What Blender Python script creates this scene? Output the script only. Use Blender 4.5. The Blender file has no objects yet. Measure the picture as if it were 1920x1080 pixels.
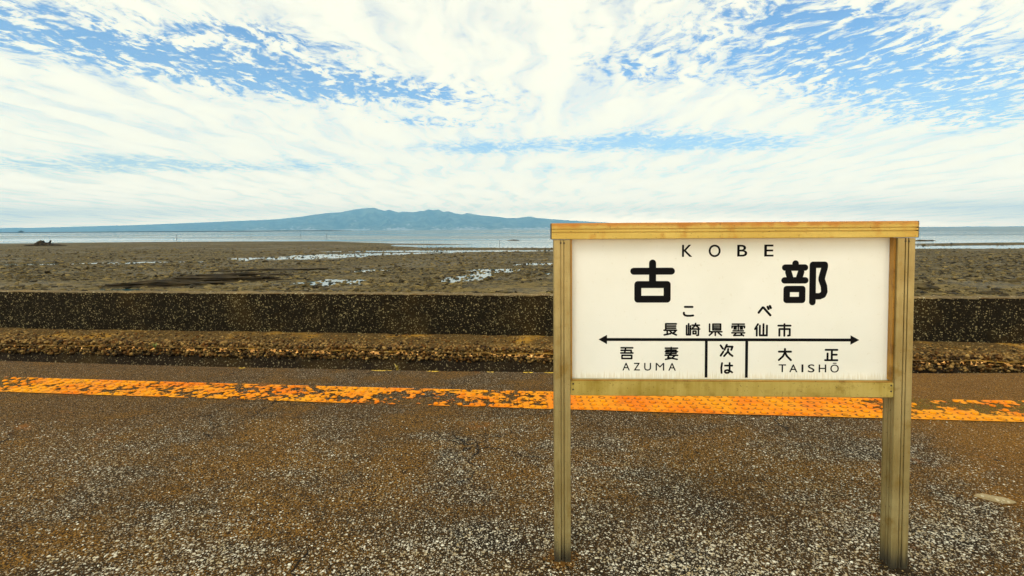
import bpy, bmesh, math, random
import numpy as np
from mathutils import Vector, Matrix, noise as mnoise

random.seed(7)
rng = np.random.default_rng(11)
SC = bpy.context.scene
COL = SC.collection
R = math.radians

# ------------------------------------------------------------------ camera
cam_d = bpy.data.cameras.new('camera')
cam = bpy.data.objects.new('camera', cam_d)
COL.objects.link(cam)
cam_d.sensor_width = 36.0
cam_d.lens = 36.0 * 950.0 / 1920.0
cam_d.shift_y = -73.5 / 1920.0
cam_d.clip_start = 0.05
cam_d.clip_end = 90000.0
cam.matrix_world = (Matrix.Translation((0, 0, 1.65)) @ Matrix.Rotation(R(90 - 2.2), 4, 'X')
                    @ Matrix.Rotation(R(-0.36), 4, 'Z'))
SC.camera = cam

# ------------------------------------------------------------------ exposure
SC.view_settings.view_transform = 'Standard'
SC.view_settings.look = 'None'
SC.view_settings.gamma = 1.0
SC.view_settings.exposure = -0.17
SC.view_settings.use_curve_mapping = False
SC.cycles.volume_bounces = 2
SC.cycles.max_bounces = 4
SC.cycles.diffuse_bounces = 2
SC.cycles.use_denoising = True
SC.cycles.use_adaptive_sampling = True
SC.cycles.adaptive_threshold = 0.02


# ------------------------------------------------------------------ node helper
class NT:
    """small wrapper that makes node expressions readable"""
    def __init__(self, tree):
        self.t = tree
        self.L = tree.links

    def node(self, kind, **kw):
        n = self.t.nodes.new(kind)
        for k, v in kw.items():
            setattr(n, k, v)
        return n

    def put(self, sock, v):
        if v is None:
            return
        if isinstance(v, bpy.types.NodeSocket):
            self.L.new(v, sock)
        elif isinstance(v, (tuple, list)):
            if sock.type == 'RGBA' and len(v) == 3:
                v = (*v, 1.0)
            sock.default_value = v
        else:
            sock.default_value = v

    def m(self, op, a, b=None, c=None, clamp=False):
        n = self.node('ShaderNodeMath', operation=op, use_clamp=clamp)
        self.put(n.inputs[0], a)
        self.put(n.inputs[1], b)
        self.put(n.inputs[2], c)
        return n.outputs[0]

    def add(self, a, b): return self.m('ADD', a, b)
    def sub(self, a, b): return self.m('SUBTRACT', a, b)
    def mul(self, a, b): return self.m('MULTIPLY', a, b)
    def div(self, a, b): return self.m('DIVIDE', a, b)

    def ramp(self, v, lo, hi, a=0.0, b=1.0, smooth=True):
        n = self.node('ShaderNodeMapRange', interpolation_type='SMOOTHSTEP' if smooth else 'LINEAR')
        self.put(n.inputs['Value'], v)
        self.put(n.inputs['From Min'], lo)
        self.put(n.inputs['From Max'], hi)
        self.put(n.inputs['To Min'], a)
        self.put(n.inputs['To Max'], b)
        return n.outputs[0]

    def mix(self, f, a, b, blend='MIX'):
        n = self.node('ShaderNodeMix', data_type='RGBA', blend_type=blend)
        self.put(n.inputs[0], f)
        self.put(n.inputs[6], a)
        self.put(n.inputs[7], b)
        return n.outputs[2]

    def noise(self, vec, scale, detail=3.0, rough=0.55, dist=0.0):
        n = self.node('ShaderNodeTexNoise')
        self.put(n.inputs['Vector'], vec)
        self.put(n.inputs['Scale'], scale)
        self.put(n.inputs['Detail'], detail)
        self.put(n.inputs['Roughness'], rough)
        self.put(n.inputs['Distortion'], dist)
        return n.outputs['Fac']

    def voronoi(self, vec, scale, feature='F1', rnd=1.0):
        n = self.node('ShaderNodeTexVoronoi', feature=feature)
        self.put(n.inputs['Vector'], vec)
        self.put(n.inputs['Scale'], scale)
        self.put(n.inputs['Randomness'], rnd)
        return n

    def sep(self, v):
        n = self.node('ShaderNodeSeparateXYZ')
        self.put(n.inputs[0], v)
        return n.outputs

    def comb(self, x, y, z):
        n = self.node('ShaderNodeCombineXYZ')
        self.put(n.inputs[0], x)
        self.put(n.inputs[1], y)
        self.put(n.inputs[2], z)
        return n.outputs[0]

    def scale3(self, v, s):
        n = self.node('ShaderNodeVectorMath', operation='MULTIPLY')
        self.put(n.inputs[0], v)
        n.inputs[1].default_value = s
        return n.outputs[0]

    def bump(self, h, strength=0.5, dist=0.01, normal=None):
        n = self.node('ShaderNodeBump')
        self.put(n.inputs['Height'], h)
        n.inputs['Strength'].default_value = strength
        n.inputs['Distance'].default_value = dist
        if normal is not None:
            self.L.new(normal, n.inputs['Normal'])
        return n.outputs[0]


def material(name):
    m = bpy.data.materials.new(name)
    m.use_nodes = True
    t = m.node_tree
    b = t.nodes['Principled BSDF']
    return m, NT(t), b


# ------------------------------------------------------------------ world: clear sky and a broken cloud layer
SUN_ELEV, SUN_AZ = 50.0, 212.0       # degrees; azimuth 180 = behind the camera
world = bpy.data.worlds.new('World')
SC.world = world
world.use_nodes = True
wt = world.node_tree
W = NT(wt)
bg = wt.nodes['Background']
sky = W.node('ShaderNodeTexSky', sky_type='NISHITA', sun_disc=False)
sky.sun_elevation = R(SUN_ELEV)
sky.sun_rotation = R(SUN_AZ)
sky.air_density = 1.3
sky.dust_density = 0.6
sky.ozone_density = 1.0
tc = W.node('ShaderNodeTexCoord')
dx, dy, dz = W.sep(tc.outputs['Generated'])
dzp = W.m('MAXIMUM', dz, 0.0)
den = W.add(dzp, 0.06)
ca, cb = W.div(dx, den), W.div(dy, den)            # position on the cloud layer
P = W.comb(ca, cb, 0.0)


def gap(cx, cy, rx, ry, ang):
    """an opening in the cloud layer"""
    c, s = math.cos(R(ang)), math.sin(R(ang))
    ux, uy = W.sub(ca, cx), W.sub(cb, cy)
    p = W.div(W.add(W.mul(ux, c), W.mul(uy, s)), rx)
    q = W.div(W.sub(W.mul(uy, c), W.mul(ux, s)), ry)
    d = W.add(W.mul(p, p), W.mul(q, q))
    return W.m('EXPONENT', W.mul(d, -1.0))


gaps = [(-1.50, 2.55, 0.66, 0.36, 38, 0.66), (-0.72, 2.98, 0.55, 0.26, 20, 0.62), (-2.00, 2.08, 0.5, 0.26, 30, 0.50), (-1.05, 2.25, 0.35, 0.14, 30, 0.40),
        (-0.55, 3.68, 0.45, 0.16, 10, 0.36), (-0.25, 4.50, 0.60, 0.32, 0, 0.52), (1.55, 2.50, 0.80, 0.42, 22, 0.56),
        (0.62, 2.68, 0.26, 0.22, 40, 0.34), (1.15, 1.98, 0.4, 0.2, 30, 0.42), (1.05, 4.35, 0.70, 0.40, 0, 0.60),
        (2.75, 3.05, 0.95, 0.46, 35, 0.58), (2.1, 4.3, 0.7, 0.35, 10, 0.48), (-3.9, 4.75, 1.7, 0.5, 8, 0.42),
        (-2.4, 5.2, 1.2, 0.25, 0, 0.22), (1.2, 5.6, 2.2, 0.3, 0, 0.2),
        (-2.8, -1.5, 1.4, 0.8, 20, 0.5), (1.8, -1.2, 1.2, 0.7, -20, 0.5), (3.4, 0.6, 1.0, 0.5, 40, 0.5), (-3.6, 0.7, 1.0, 0.5, 10, 0.5)]
gsum = None
for (gx, gy, grx, gry, gan, gam) in gaps:
    g = W.mul(gap(gx, gy, grx, gry, gan), gam * 1.02)
    gsum = g if gsum is None else W.add(gsum, g)
warp = W.node('ShaderNodeTexNoise')
W.put(warp.inputs['Vector'], P)
warp.inputs['Scale'].default_value = 1.7
warp.inputs['Detail'].default_value = 2
wv = W.node('ShaderNodeVectorMath', operation='MULTIPLY_ADD')
W.put(wv.inputs[0], warp.outputs['Color'])
wv.inputs[1].default_value = (0.35, 0.35, 0)
W.put(wv.inputs[2], P)
PW = wv.outputs[0]
rotm = W.node('ShaderNodeMapping')
W.put(rotm.inputs['Vector'], PW)
rotm.inputs['Rotation'].default_value = (0, 0, R(12))
rotm.inputs['Scale'].default_value = (1.25, 0.80, 1)
n_big = W.noise(rotm.outputs[0], 1.1, 3, 0.55)
n_cell = W.noise(rotm.outputs[0], 11.0, 4, 0.6, 0.25)
n_fine = W.noise(PW, 26.0, 3, 0.65, 0.5)
streak = W.node('ShaderNodeMapping')
W.put(streak.inputs['Vector'], PW)
streak.inputs['Rotation'].default_value = (0, 0, R(8))
streak.inputs['Scale'].default_value = (1.9, 0.42, 1)
n_str = W.noise(streak.outputs[0], 2.4, 4, 0.6, 0.3)
cov = W.sub(0.89, gsum)
cov = W.add(cov, W.mul(W.sub(n_big, 0.5), 0.55))
broken = W.m('MINIMUM', W.add(0.40, W.mul(gsum, 2.8)), 1.7)
broken = W.mul(broken, W.ramp(cb, 3.3, 4.3, 1.0, 0.35))
cov = W.add(cov, W.mul(W.mul(W.sub(n_cell, 0.5), 2.3), broken))
cov = W.add(cov, W.mul(W.mul(W.sub(n_fine, 0.5), 0.9), broken))
cov = W.add(cov, W.mul(W.sub(n_str, 0.5), 0.45))
alpha = W.mul(W.ramp(cov, 0.08, 0.88), W.ramp(n_str, 0.34, 0.56, 0.74, 1.0))
# thin veil towards the horizon where the layer is seen edge on
veil = W.m('EXPONENT', W.mul(dzp, -9.0))
veil_s = W.add(0.76, W.mul(W.sub(n_str, 0.5), 1.3))
alpha = W.m('MAXIMUM', alpha, W.mul(veil, veil_s), clamp=True)
alpha = W.mul(alpha, 0.97)
shade = W.ramp(W.add(W.mul(n_big, 0.5), W.mul(n_str, 0.5)), 0.30, 0.58, 0.86, 1.0)
cloud_hi = W.mix(shade, (0.92, 0.92, 0.84), (1.30, 1.25, 1.00))
low = W.m('EXPONENT', W.mul(dzp, -6.0))
cloud_hi = W.mix(low, cloud_hi, (1.65, 1.45, 1.08))
hor = W.m('EXPONENT', W.mul(dzp, -30.0))
cloud_hi = W.mix(hor, cloud_hi, (8.0, 5.6, 3.0))
skyc = W.node('ShaderNodeMix', data_type='RGBA', blend_type='MULTIPLY')
skyc.inputs[0].default_value = 1.0
W.put(skyc.inputs[6], sky.outputs[0])
skyc.inputs[7].default_value = (0.084, 0.138, 0.182, 1)
colr = W.mix(alpha, skyc.outputs[2], cloud_hi)
W.put(bg.inputs['Color'], colr)
bg.inputs['Strength'].default_value = 1.0
world.cycles.sampling_method = 'MANUAL'
world.cycles.sample_map_resolution = 256

sun_d = bpy.data.lights.new('sun', 'SUN')
sun_d.energy = 1.5
sun_d.angle = R(24)
sun_d.color = (1.0, 0.94, 0.82)
sun = bpy.data.objects.new('sun', sun_d)
COL.objects.link(sun)
az = R(SUN_AZ)
sdir = Vector((math.sin(az) * math.cos(R(SUN_ELEV)), math.cos(az) * math.cos(R(SUN_ELEV)), math.sin(R(SUN_ELEV))))
sun.rotation_euler = sdir.to_track_quat('Z', 'Y').to_euler()
sun.location = (0, -20, 30)


# ------------------------------------------------------------------ object helpers
def tag(o, label=None, cat=None, group=None, kind=None):
    if label: o['label'] = label
    if cat: o['category'] = cat
    if group: o['group'] = group
    if kind: o['kind'] = kind
    return o


def link(name, me, mat=None, parent=None):
    o = bpy.data.objects.new(name, me)
    COL.objects.link(o)
    if mat is not None and me is not None and len(me.materials) == 0:
        me.materials.append(mat)
    if parent is not None:
        o.parent = parent
    return o


def mesh_np(name, verts, faces, smooth=False):
    """verts (n,3), faces (m,k) arrays -> mesh"""
    verts = np.asarray(verts, dtype=np.float32)
    faces = np.asarray(faces, dtype=np.int32)
    me = bpy.data.meshes.new(name)
    me.vertices.add(len(verts))
    me.vertices.foreach_set('co', verts.ravel())
    k = faces.shape[1]
    me.loops.add(faces.size)
    me.loops.foreach_set('vertex_index', faces.ravel())
    me.polygons.add(len(faces))
    me.polygons.foreach_set('loop_start', np.arange(0, faces.size, k, dtype=np.int32))
    if smooth:
        me.polygons.foreach_set('use_smooth', np.ones(len(faces), dtype=bool))
    me.update(calc_edges=True)
    me.validate()
    return me


def grid_faces(nr, nc):
    i = np.arange((nr - 1) * (nc - 1))
    r, c = i // (nc - 1), i % (nc - 1)
    a = r * nc + c
    return np.stack([a, a + 1, a + nc + 1, a + nc], 1)


def _hash(ix, iy, seed):
    n = (ix.astype(np.int64) * 374761393 + iy.astype(np.int64) * 668265263 + seed * 982451653) & 0x7fffffff
    n = ((n ^ (n >> 13)) * 1274126177) & 0x7fffffff
    n = n ^ (n >> 16)
    return (n & 0xffff) / 65535.0


def vnoise(x, y, seed=0):
    ix, iy = np.floor(x), np.floor(y)
    fx, fy = x - ix, y - iy
    fx, fy = fx * fx * (3 - 2 * fx), fy * fy * (3 - 2 * fy)
    ix, iy = ix.astype(np.int64), iy.astype(np.int64)
    a, b = _hash(ix, iy, seed), _hash(ix + 1, iy, seed)
    c, d = _hash(ix, iy + 1, seed), _hash(ix + 1, iy + 1, seed)
    return (a + (b - a) * fx) * (1 - fy) + (c + (d - c) * fx) * fy


def fbm(x, y, oct=4, seed=0, gain=0.5):
    s, a, t = 0.0, 1.0, 0.0
    for o in range(oct):
        s = s + a * vnoise(x * 2 ** o + 17.3 * o, y * 2 ** o - 9.1 * o, seed + o)
        t += a
        a *= gain
    return s / t - 0.5


def sstep(x, a, b):
    t = np.clip((x - a) / (b - a), 0, 1)
    return t * t * (3 - 2 * t)


def box_bm(bm, lo, hi, bevel=0.0):
    vs = [bm.verts.new((x, y, z)) for z in (lo[2], hi[2]) for y in (lo[1], hi[1]) for x in (lo[0], hi[0])]
    idx = [(0, 2, 3, 1), (4, 5, 7, 6), (0, 1, 5, 4), (2, 6, 7, 3), (0, 4, 6, 2), (1, 3, 7, 5)]
    fs = [bm.faces.new([vs[i] for i in f]) for f in idx]
    if bevel > 0:
        es = list({e for f in fs for e in f.edges})
        bmesh.ops.bevel(bm, geom=es, offset=bevel, segments=2, affect='EDGES')
    return fs


def bm_obj(name, bm, mat, parent=None, smooth=False):
    me = bpy.data.meshes.new(name)
    bmesh.ops.recalc_face_normals(bm, faces=bm.faces[:])
    bm.to_mesh(me)
    bm.free()
    if smooth:
        for p in me.polygons: p.use_smooth = True
    return link(name, me, mat, parent)


def prism_bm(bm, poly, z0, z1, axis='Z'):
    """extrude a 2-D outline; axis Z: (x,y)->z ; axis X: (y,z)->x"""
    def v(p, t):
        return (p[0], p[1], t) if axis == 'Z' else (t, p[0], p[1])
    a = [bm.verts.new(v(p, z0)) for p in poly]
    b = [bm.verts.new(v(p, z1)) for p in poly]
    n = len(poly)
    for i in range(n):
        bm.faces.new((a[i], a[(i + 1) % n], b[(i + 1) % n], b[i]))
    bm.faces.new(a)
    bm.faces.new(b[::-1])


# ------------------------------------------------------------------ long lines of the place (y as a function of x)
def quad(c0, c1, c2, lo=-7.0, hi=6.0):
    def f(x):
        x = np.asarray(x, dtype=float)
        xc = np.clip(x, lo, hi)
        return c0 + c1 * xc + c2 * xc * xc + (x - xc) * (c1 + 2 * c2 * xc)
    return f


Y_FAR = quad(5.11, -0.0925, 0.0024)     # tactile strip, sea side
Y_NEAR = quad(4.615, -0.1020, 0.0012)   # tactile strip, near side
Y_EDGE = quad(5.83, -0.062, 0.0058)     # platform edge
Y_KERB = quad(9.50, -0.098, 0.0)
Y_WALL = quad(10.86, -0.100, 0.0)
Z_LEDGE, Z_WALL, Z_SEA = -0.64, 0.225, -2.5


# ------------------------------------------------------------------ materials
def mat_platform():
    m, N, b = material('asphalt_with_pebbles')
    geo = N.node('ShaderNodeNewGeometry')
    p = geo.outputs['Position']
    px, py, pz = N.sep(p)
    # two sizes of exposed aggregate
    v1 = N.voronoi(p, 80.0)
    r1 = N.sep(v1.outputs['Color'])
    v2 = N.voronoi(p, 150.0)
    r2 = N.sep(v2.outputs['Color'])
    big = N.noise(p, 0.9, 4, 0.6, 0.6)
    mid = N.noise(N.comb(N.mul(px, 0.55), py, pz), 3.2, 4, 0.6)
    film = N.ramp(N.add(N.mul(big, 0.5), N.mul(mid, 0.5)), 0.36, 0.60, 0.12, 0.95)       # brown silt film
    right = N.ramp(N.add(px, N.mul(big, 1.6)), 3.0, 4.4)
    left = N.ramp(N.add(N.mul(px, -1.0), N.mul(big, 2.0)), 2.4, 4.8)
    far = N.ramp(N.add(py, N.mul(mid, 0.8)), 3.6, 4.6, 0.0, 0.45)
    film = N.m('MAXIMUM', film, N.m('MAXIMUM', N.mul(right, 0.85), N.mul(left, 0.7)))
    film = N.m('MAXIMUM', film, far, clamp=True)
    near = N.mul(N.ramp(py, 3.5, 2.5), N.ramp(N.m('ABSOLUTE', N.sub(px, 0.9)), 2.4, 1.0))
    film = N.mul(film, N.sub(1.0, N.mul(near, 0.65)))
    thr1 = N.sub(N.mul(r1[0], 0.62), N.mul(film, 0.30))
    peb1 = N.m('MULTIPLY', N.ramp(N.sub(thr1, v1.outputs['Distance']), -0.05, 0.04), N.ramp(r1[1], 0.30, 0.34))
    thr2 = N.sub(N.mul(r2[0], 0.60), N.mul(film, 0.20))
    peb2 = N.m('MULTIPLY', N.ramp(N.sub(thr2, v2.outputs['Distance']), -0.06, 0.05), N.ramp(r2[1], 0.35, 0.40))
    peb = N.m('MAXIMUM', peb1, N.mul(peb2, 0.8))
    pebc = N.mix(r1[2], (0.36, 0.29, 0.19), (0.74, 0.68, 0.54))
    pebc = N.mix(N.mul(film, 0.75), pebc, (0.34, 0.18, 0.040))
    tar = N.mix(N.noise(p, 30.0, 3), (0.005, 0.0035, 0.002), (0.028, 0.018, 0.008))
    silt = N.mix(N.noise(p, 7.0, 4), (0.050, 0.024, 0.0045), (0.200, 0.098, 0.016))
    grain = N.ramp(r2[2], 0.25, 0.95)
    silt = N.mix(grain, (0.016, 0.0075, 0.0012), N.mix(N.noise(p, 4.0, 3), (0.27, 0.118, 0.014), (0.42, 0.205, 0.034)))
    silt = N.mix(N.mul(right, N.add(0.25, N.mul(grain, 0.65))), silt, N.mix(mid, (0.26, 0.105, 0.008), (0.46, 0.20, 0.018)))
    speck = N.ramp(N.noise(p, 90.0, 2), 0.42, 0.62)
    base = N.mix(N.mul(film, N.add(0.62, N.mul(speck, 0.38))), tar, silt)
    col = N.mix(peb, base, pebc)
    # fine cracks
    cw = N.node('ShaderNodeTexNoise')
    N.put(cw.inputs['Vector'], p)
    cw.inputs['Scale'].default_value = 3.0
    cwv = N.node('ShaderNodeVectorMath', operation='MULTIPLY_ADD')
    N.put(cwv.inputs[0], cw.outputs['Color'])
    cwv.inputs[1].default_value = (0.45, 0.45, 0)
    N.put(cwv.inputs[2], p)
    vc = N.voronoi(cwv.outputs[0], 0.75, 'DISTANCE_TO_EDGE')
    crack = N.mul(N.ramp(vc.outputs['Distance'], 0.006, 0.002), N.ramp(N.noise(p, 0.5, 3), 0.47, 0.53))
    col = N.mix(N.mul(crack, 0.9), col, (0.006, 0.004, 0.003))
    # rust coloured stains round the post feet and the near corner
    st = N.ramp(N.noise(p, 1.6, 5, 0.65), 0.62, 0.72)
    col = N.mix(N.mul(st, 0.55), col, (0.30, 0.10, 0.010))
    N.put(b.inputs['Base Color'], col)
    b.inputs['Specular IOR Level'].default_value = 0.10
    N.put(b.inputs['Roughness'], N.ramp(peb, 0, 1, 0.9, 0.7))
    h = N.add(N.mul(peb, 0.6), N.mul(N.noise(p, 60.0, 3), 0.5))
    h = N.add(h, N.mul(mid, 0.8))
    N.put(b.inputs['Normal'], N.bump(h, 1.0, 0.008))
    return m


def mat_speckle(name, dark, light, gold, scale=34.0, amount=0.33, bumpd=0.02):
    m, N, b = material(name)
    p = N.node('ShaderNodeNewGeometry').outputs['Position']
    v = N.voronoi(p, scale)
    r = N.sep(v.outputs['Color'])
    v2 = N.voronoi(p, scale * 0.45)
    r2 = N.sep(v2.outputs['Color'])
    patch = N.noise(p, 0.7, 4, 0.6)
    k = N.add(amount, N.mul(N.sub(patch, 0.5), 0.5))
    spk = N.mul(N.ramp(N.sub(N.mul(r[0], 0.6), v.outputs['Distance']), -0.05, 0.05), N.ramp(N.sub(k, r[1]), -0.02, 0.02))
    spk2 = N.mul(N.ramp(N.sub(N.mul(r2[0], 0.45), v2.outputs['Distance']), -0.05, 0.05), N.ramp(N.sub(N.mul(k, 0.5), r2[1]), -0.02, 0.02))
    spk = N.m('MAXIMUM', spk, spk2)
    base = N.mix(N.noise(p, 5.0, 5, 0.7), dark, tuple(min(1, c * 2.6) for c in dark))
    col = N.mix(N.ramp(patch, 0.50, 0.68), base, gold)
    col = N.mix(spk, col, N.mix(r[2], gold, light))
    N.put(b.inputs['Base Color'], col)
    b.inputs['Roughness'].default_value = 0.9
    b.inputs['Specular IOR Level'].default_value = 0.12
    h = N.add(N.mul(spk, 0.5), N.noise(p, 14.0, 5, 0.7))
    N.put(b.inputs['Normal'], N.bump(h, 0.9, bumpd))
    return m


M_PLAT = mat_platform()
M_WALL = mat_speckle('weathered_sea_wall_concrete', (0.008, 0.0055, 0.0025), (0.46, 0.36, 0.17), (0.040, 0.024, 0.007), 46.0, 0.46, 0.03)
M_TRACKSIDE = mat_speckle('trackside_concrete', (0.014, 0.009, 0.005), (0.36, 0.28, 0.15), (0.055, 0.033, 0.011), 46.0, 0.40, 0.02)  # dark speckled concrete for the track bed and bank
M_LEDGE = mat_speckle('sandy_ledge', (0.060, 0.034, 0.010), (0.56, 0.42, 0.20), (0.44, 0.22, 0.030), 36.0, 0.30, 0.025)


def mat_stone(name, c0, c1, c2):
    m, N, b = material(name)
    at = N.node('ShaderNodeAttribute', attribute_name='shade')
    p = N.node('ShaderNodeNewGeometry').outputs['Position']
    col = N.mix(at.outputs['Fac'], c0, c1)
    col = N.mix(N.ramp(N.noise(p, 9.0, 4), 0.45, 0.7), col, c2)
    N.put(b.inputs['Base Color'], col)
    b.inputs['Roughness'].default_value = 0.8
    b.inputs['Specular IOR Level'].default_value = 0.2
    N.put(b.inputs['Normal'], N.bump(N.noise(p, 60.0, 3), 0.5, 0.01))
    return m


M_BALLAST = mat_stone('rusty_ballast', (0.022, 0.011, 0.003), (0.46, 0.27, 0.080), (0.17, 0.062, 0.008))
M_PEBBLE = mat_stone('white_pebble', (0.22, 0.155, 0.08), (0.84, 0.78, 0.63), (0.44, 0.33, 0.17))
M_DARKROCK = mat_stone('dark_wet_rock', (0.005, 0.0035, 0.002), (0.15, 0.095, 0.032), (0.028, 0.018, 0.007))
M_MUDROCK = mat_stone('mud_rock', (0.006, 0.004, 0.002), (0.30, 0.21, 0.075), (0.085, 0.056, 0.017))


def mat_mud():
    m, N, b = material('tidal_mud')
    p = N.node('ShaderNodeNewGeometry').outputs['Position']
    px, py, pz = N.sep(p)
    q = N.comb(N.mul(px, 0.5), py, pz)
    big = N.noise(q, 0.055, 5, 0.6, 0.4)
    mid = N.noise(q, 0.7, 5, 0.65)
    fine = N.noise(p, 3.6, 5, 0.75)
    col = N.mix(N.ramp(fine, 0.40, 0.60), (0.005, 0.0035, 0.0014), (0.165, 0.117, 0.038))
    col = N.mix(N.mul(N.ramp(mid, 0.45, 0.66), 0.55), col, (0.19, 0.135, 0.055))
    col = N.mix(N.mul(N.ramp(big, 0.48, 0.62), 0.6), col, (0.078, 0.057, 0.024))
    vm = N.voronoi(p, 4.2)
    rm = N.sep(vm.outputs['Color'])
    clod = N.mix(N.ramp(rm[0], 0.25, 1.0), (0.004, 0.003, 0.0012), (0.25, 0.175, 0.055))
    col = N.mix(0.55, col, clod)
    near = N.ramp(py, 48.0, 30.0)
    col = N.mix(N.mul(N.mul(near, 0.7), N.ramp(mid, 0.42, 0.62)), col, (0.27, 0.18, 0.045))
    N.put(b.inputs['Base Color'], col)
    wet = N.ramp(N.noise(q, 0.22, 4, 0.6), 0.48, 0.62)
    b.inputs['Specular IOR Level'].default_value = 0.22
    N.put(b.inputs['Roughness'], N.ramp(wet, 0, 1, 0.85, 0.6))
    N.put(b.inputs['Normal'], N.bump(N.add(fine, mid), 0.9, 0.22))
    return m


M_MUD = mat_mud()


def mat_water():
    m, N, b = material('sea_water')
    p = N.node('ShaderNodeNewGeometry').outputs['Position']
    px, py, pz = N.sep(p)
    b.inputs['Base Color'].default_value = (0.030, 0.095, 0.115, 1)
    b.inputs['IOR'].default_value = 1.33
    wind = N.noise(N.comb(N.mul(px, 0.0016), N.mul(py, 0.011), 0.0), 1.0, 5, 0.6, 0.5)
    side = N.ramp(N.add(px, N.mul(N.sub(wind, 0.5), 900.0)), -150.0, 420.0)
    chop = N.m('MAXIMUM', N.ramp(wind, 0.44, 0.60), N.mul(side, 0.8))
    calm = N.ramp(py, 110.0, 190.0)
    chop = N.mul(chop, calm)
    N.put(b.inputs['Roughness'], N.ramp(chop, 0, 1, 0.05, 0.34))
    h1 = N.noise(N.comb(N.mul(px, 0.35), N.mul(py, 1.0), 0.0), 0.9, 4, 0.6, 0.3)
    bp = N.node('ShaderNodeBump')
    N.put(bp.inputs['Height'], h1)
    N.put(bp.inputs['Strength'], N.ramp(chop, 0, 1, 0.03, 0.55))
    bp.inputs['Distance'].default_value = 0.35
    N.put(b.inputs['Normal'], bp.outputs[0])
    return m


M_WATER = mat_water()


def mat_metal(name, c0, c1, stain, metallic=0.55, rough=0.42, streak_z=True, grime=0.0, top=None):
    m, N, b = material(name)
    t = N.node('ShaderNodeTexCoord').outputs['Object']
    ox, oy, oz = N.sep(t)
    q = N.comb(N.mul(ox, 60.0 if streak_z else 2.0), N.mul(oy, 60.0 if streak_z else 2.0), N.mul(oz, 1.6 if streak_z else 40.0))
    s = N.noise(q, 1.0, 4, 0.6)
    big = N.noise(t, 4.0, 4, 0.6)
    col = N.mix(N.ramp(N.add(N.mul(s, 0.3), N.mul(big, 0.7)), 0.34, 0.66), c0, c1)
    col = N.mix(N.mul(N.ramp(N.noise(t, 9.0, 5, 0.65), 0.52, 0.70), 0.75), col, stain)
    if top is not None:
        tz = N.ramp(N.sub(oz, N.mul(N.sub(N.noise(t, 14.0, 4, 0.6), 0.5), 0.05)), top - 0.032, top, 0.0, 1.0)
        col = N.mix(N.mul(tz, 0.85), col, (0.42, 0.13, 0.008))
    pit = N.ramp(N.noise(t, 120.0, 3, 0.6), 0.64, 0.70)
    col = N.mix(N.mul(pit, 0.75), col, (0.05, 0.03, 0.01))
    if grime > 0:
        g = N.ramp(N.add(oz, N.mul(N.sub(s, 0.5), 0.14)), 0.015, grime, 1.0, 0.0)
        col = N.mix(N.mul(g, 0.95), col, (0.014, 0.010, 0.004))
        b.inputs['Metallic'].default_value = metallic
        N.put(b.inputs['Metallic'], N.mul(N.sub(1.0, g), metallic))
        N.put(b.inputs['Roughness'], N.add(rough, N.mul(g, 0.4)))
    else:
        b.inputs['Metallic'].default_value = metallic
        N.put(b.inputs['Roughness'], N.ramp(big, 0.3, 0.7, rough - 0.08, rough + 0.12))
    N.put(b.inputs['Base Color'], col)
    N.put(b.inputs['Normal'], N.bump(N.add(s, N.mul(big, 0.5)), 0.12, 0.002))
    return m


M_POST = mat_metal('weathered_bronze_aluminium', (0.31, 0.225, 0.080), (0.47, 0.375, 0.170), (0.27, 0.165, 0.028), 0.45, 0.42, True, 0.17)
M_BEAM = mat_metal('gold_weathered_aluminium', (0.50, 0.335, 0.060), (0.68, 0.50, 0.13), (0.46, 0.21, 0.02), 0.3, 0.5, False, 0.0, 1.678)
M_RAIL = mat_metal('olive_gold_aluminium', (0.38, 0.275, 0.045), (0.56, 0.44, 0.13), (0.26, 0.165, 0.018), 0.4, 0.42, True)
M_TRIM = mat_metal('rust_brown_channel', (0.34, 0.165, 0.022), (0.50, 0.28, 0.05), (0.12, 0.045, 0.006), 0.35, 0.45, True)
M_SCREW, _n, _b = material('dark_steel_screw')
_b.inputs['Base Color'].default_value = (0.10, 0.085, 0.06, 1)
_b.inputs['Metallic'].default_value = 0.8
_b.inputs['Roughness'].default_value = 0.4
M_INK, _n, _b = material('black_lettering')
_b.inputs['Base Color'].default_value = (0.008, 0.008, 0.009, 1)
_b.inputs['Roughness'].default_value = 0.55
_b.inputs['Specular IOR Level'].default_value = 0.02


def mat_panel():
    m, N, b = material('cream_enamel_panel')
    t = N.node('ShaderNodeTexCoord').outputs['Object']
    ox, oy, oz = N.sep(t)
    v = N.noise(t, 2.2, 4, 0.55)
    col = N.mix(N.ramp(v, 0.35, 0.65), (0.80, 0.80, 0.75), (0.84, 0.84, 0.80))
    st = N.noise(N.comb(N.mul(ox, 150.0), 0.0, N.mul(oz, 3.0)), 1.0, 2, 0.5)
    low = N.ramp(N.sub(oz, N.mul(N.sub(st, 0.5), 0.13)), 0.912, 0.940, 1.0, 0.0)
    col = N.mix(N.mul(low, 0.30), col, (0.50, 0.40, 0.22))
    fl = N.ramp(N.noise(t, 55.0, 3), 0.66, 0.72)
    col = N.mix(N.mul(fl, 0.12), col, (0.45, 0.38, 0.22))
    N.put(b.inputs['Base Color'], col)
    b.inputs['Roughness'].default_value = 0.38
    N.put(b.inputs['Normal'], N.bump(v, 0.05, 0.01))
    return m


M_PANEL = mat_panel()
M_SOIL = mat_speckle('orange_sandy_soil', (0.06, 0.028, 0.006), (0.70, 0.54, 0.28), (0.28, 0.115, 0.012), 110.0, 0.62, 0.006)
M_SOILD = mat_speckle('dark_sandy_soil', (0.014, 0.009, 0.004), (0.42, 0.30, 0.12), (0.12, 0.06, 0.012), 120.0, 0.35, 0.006)

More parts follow.
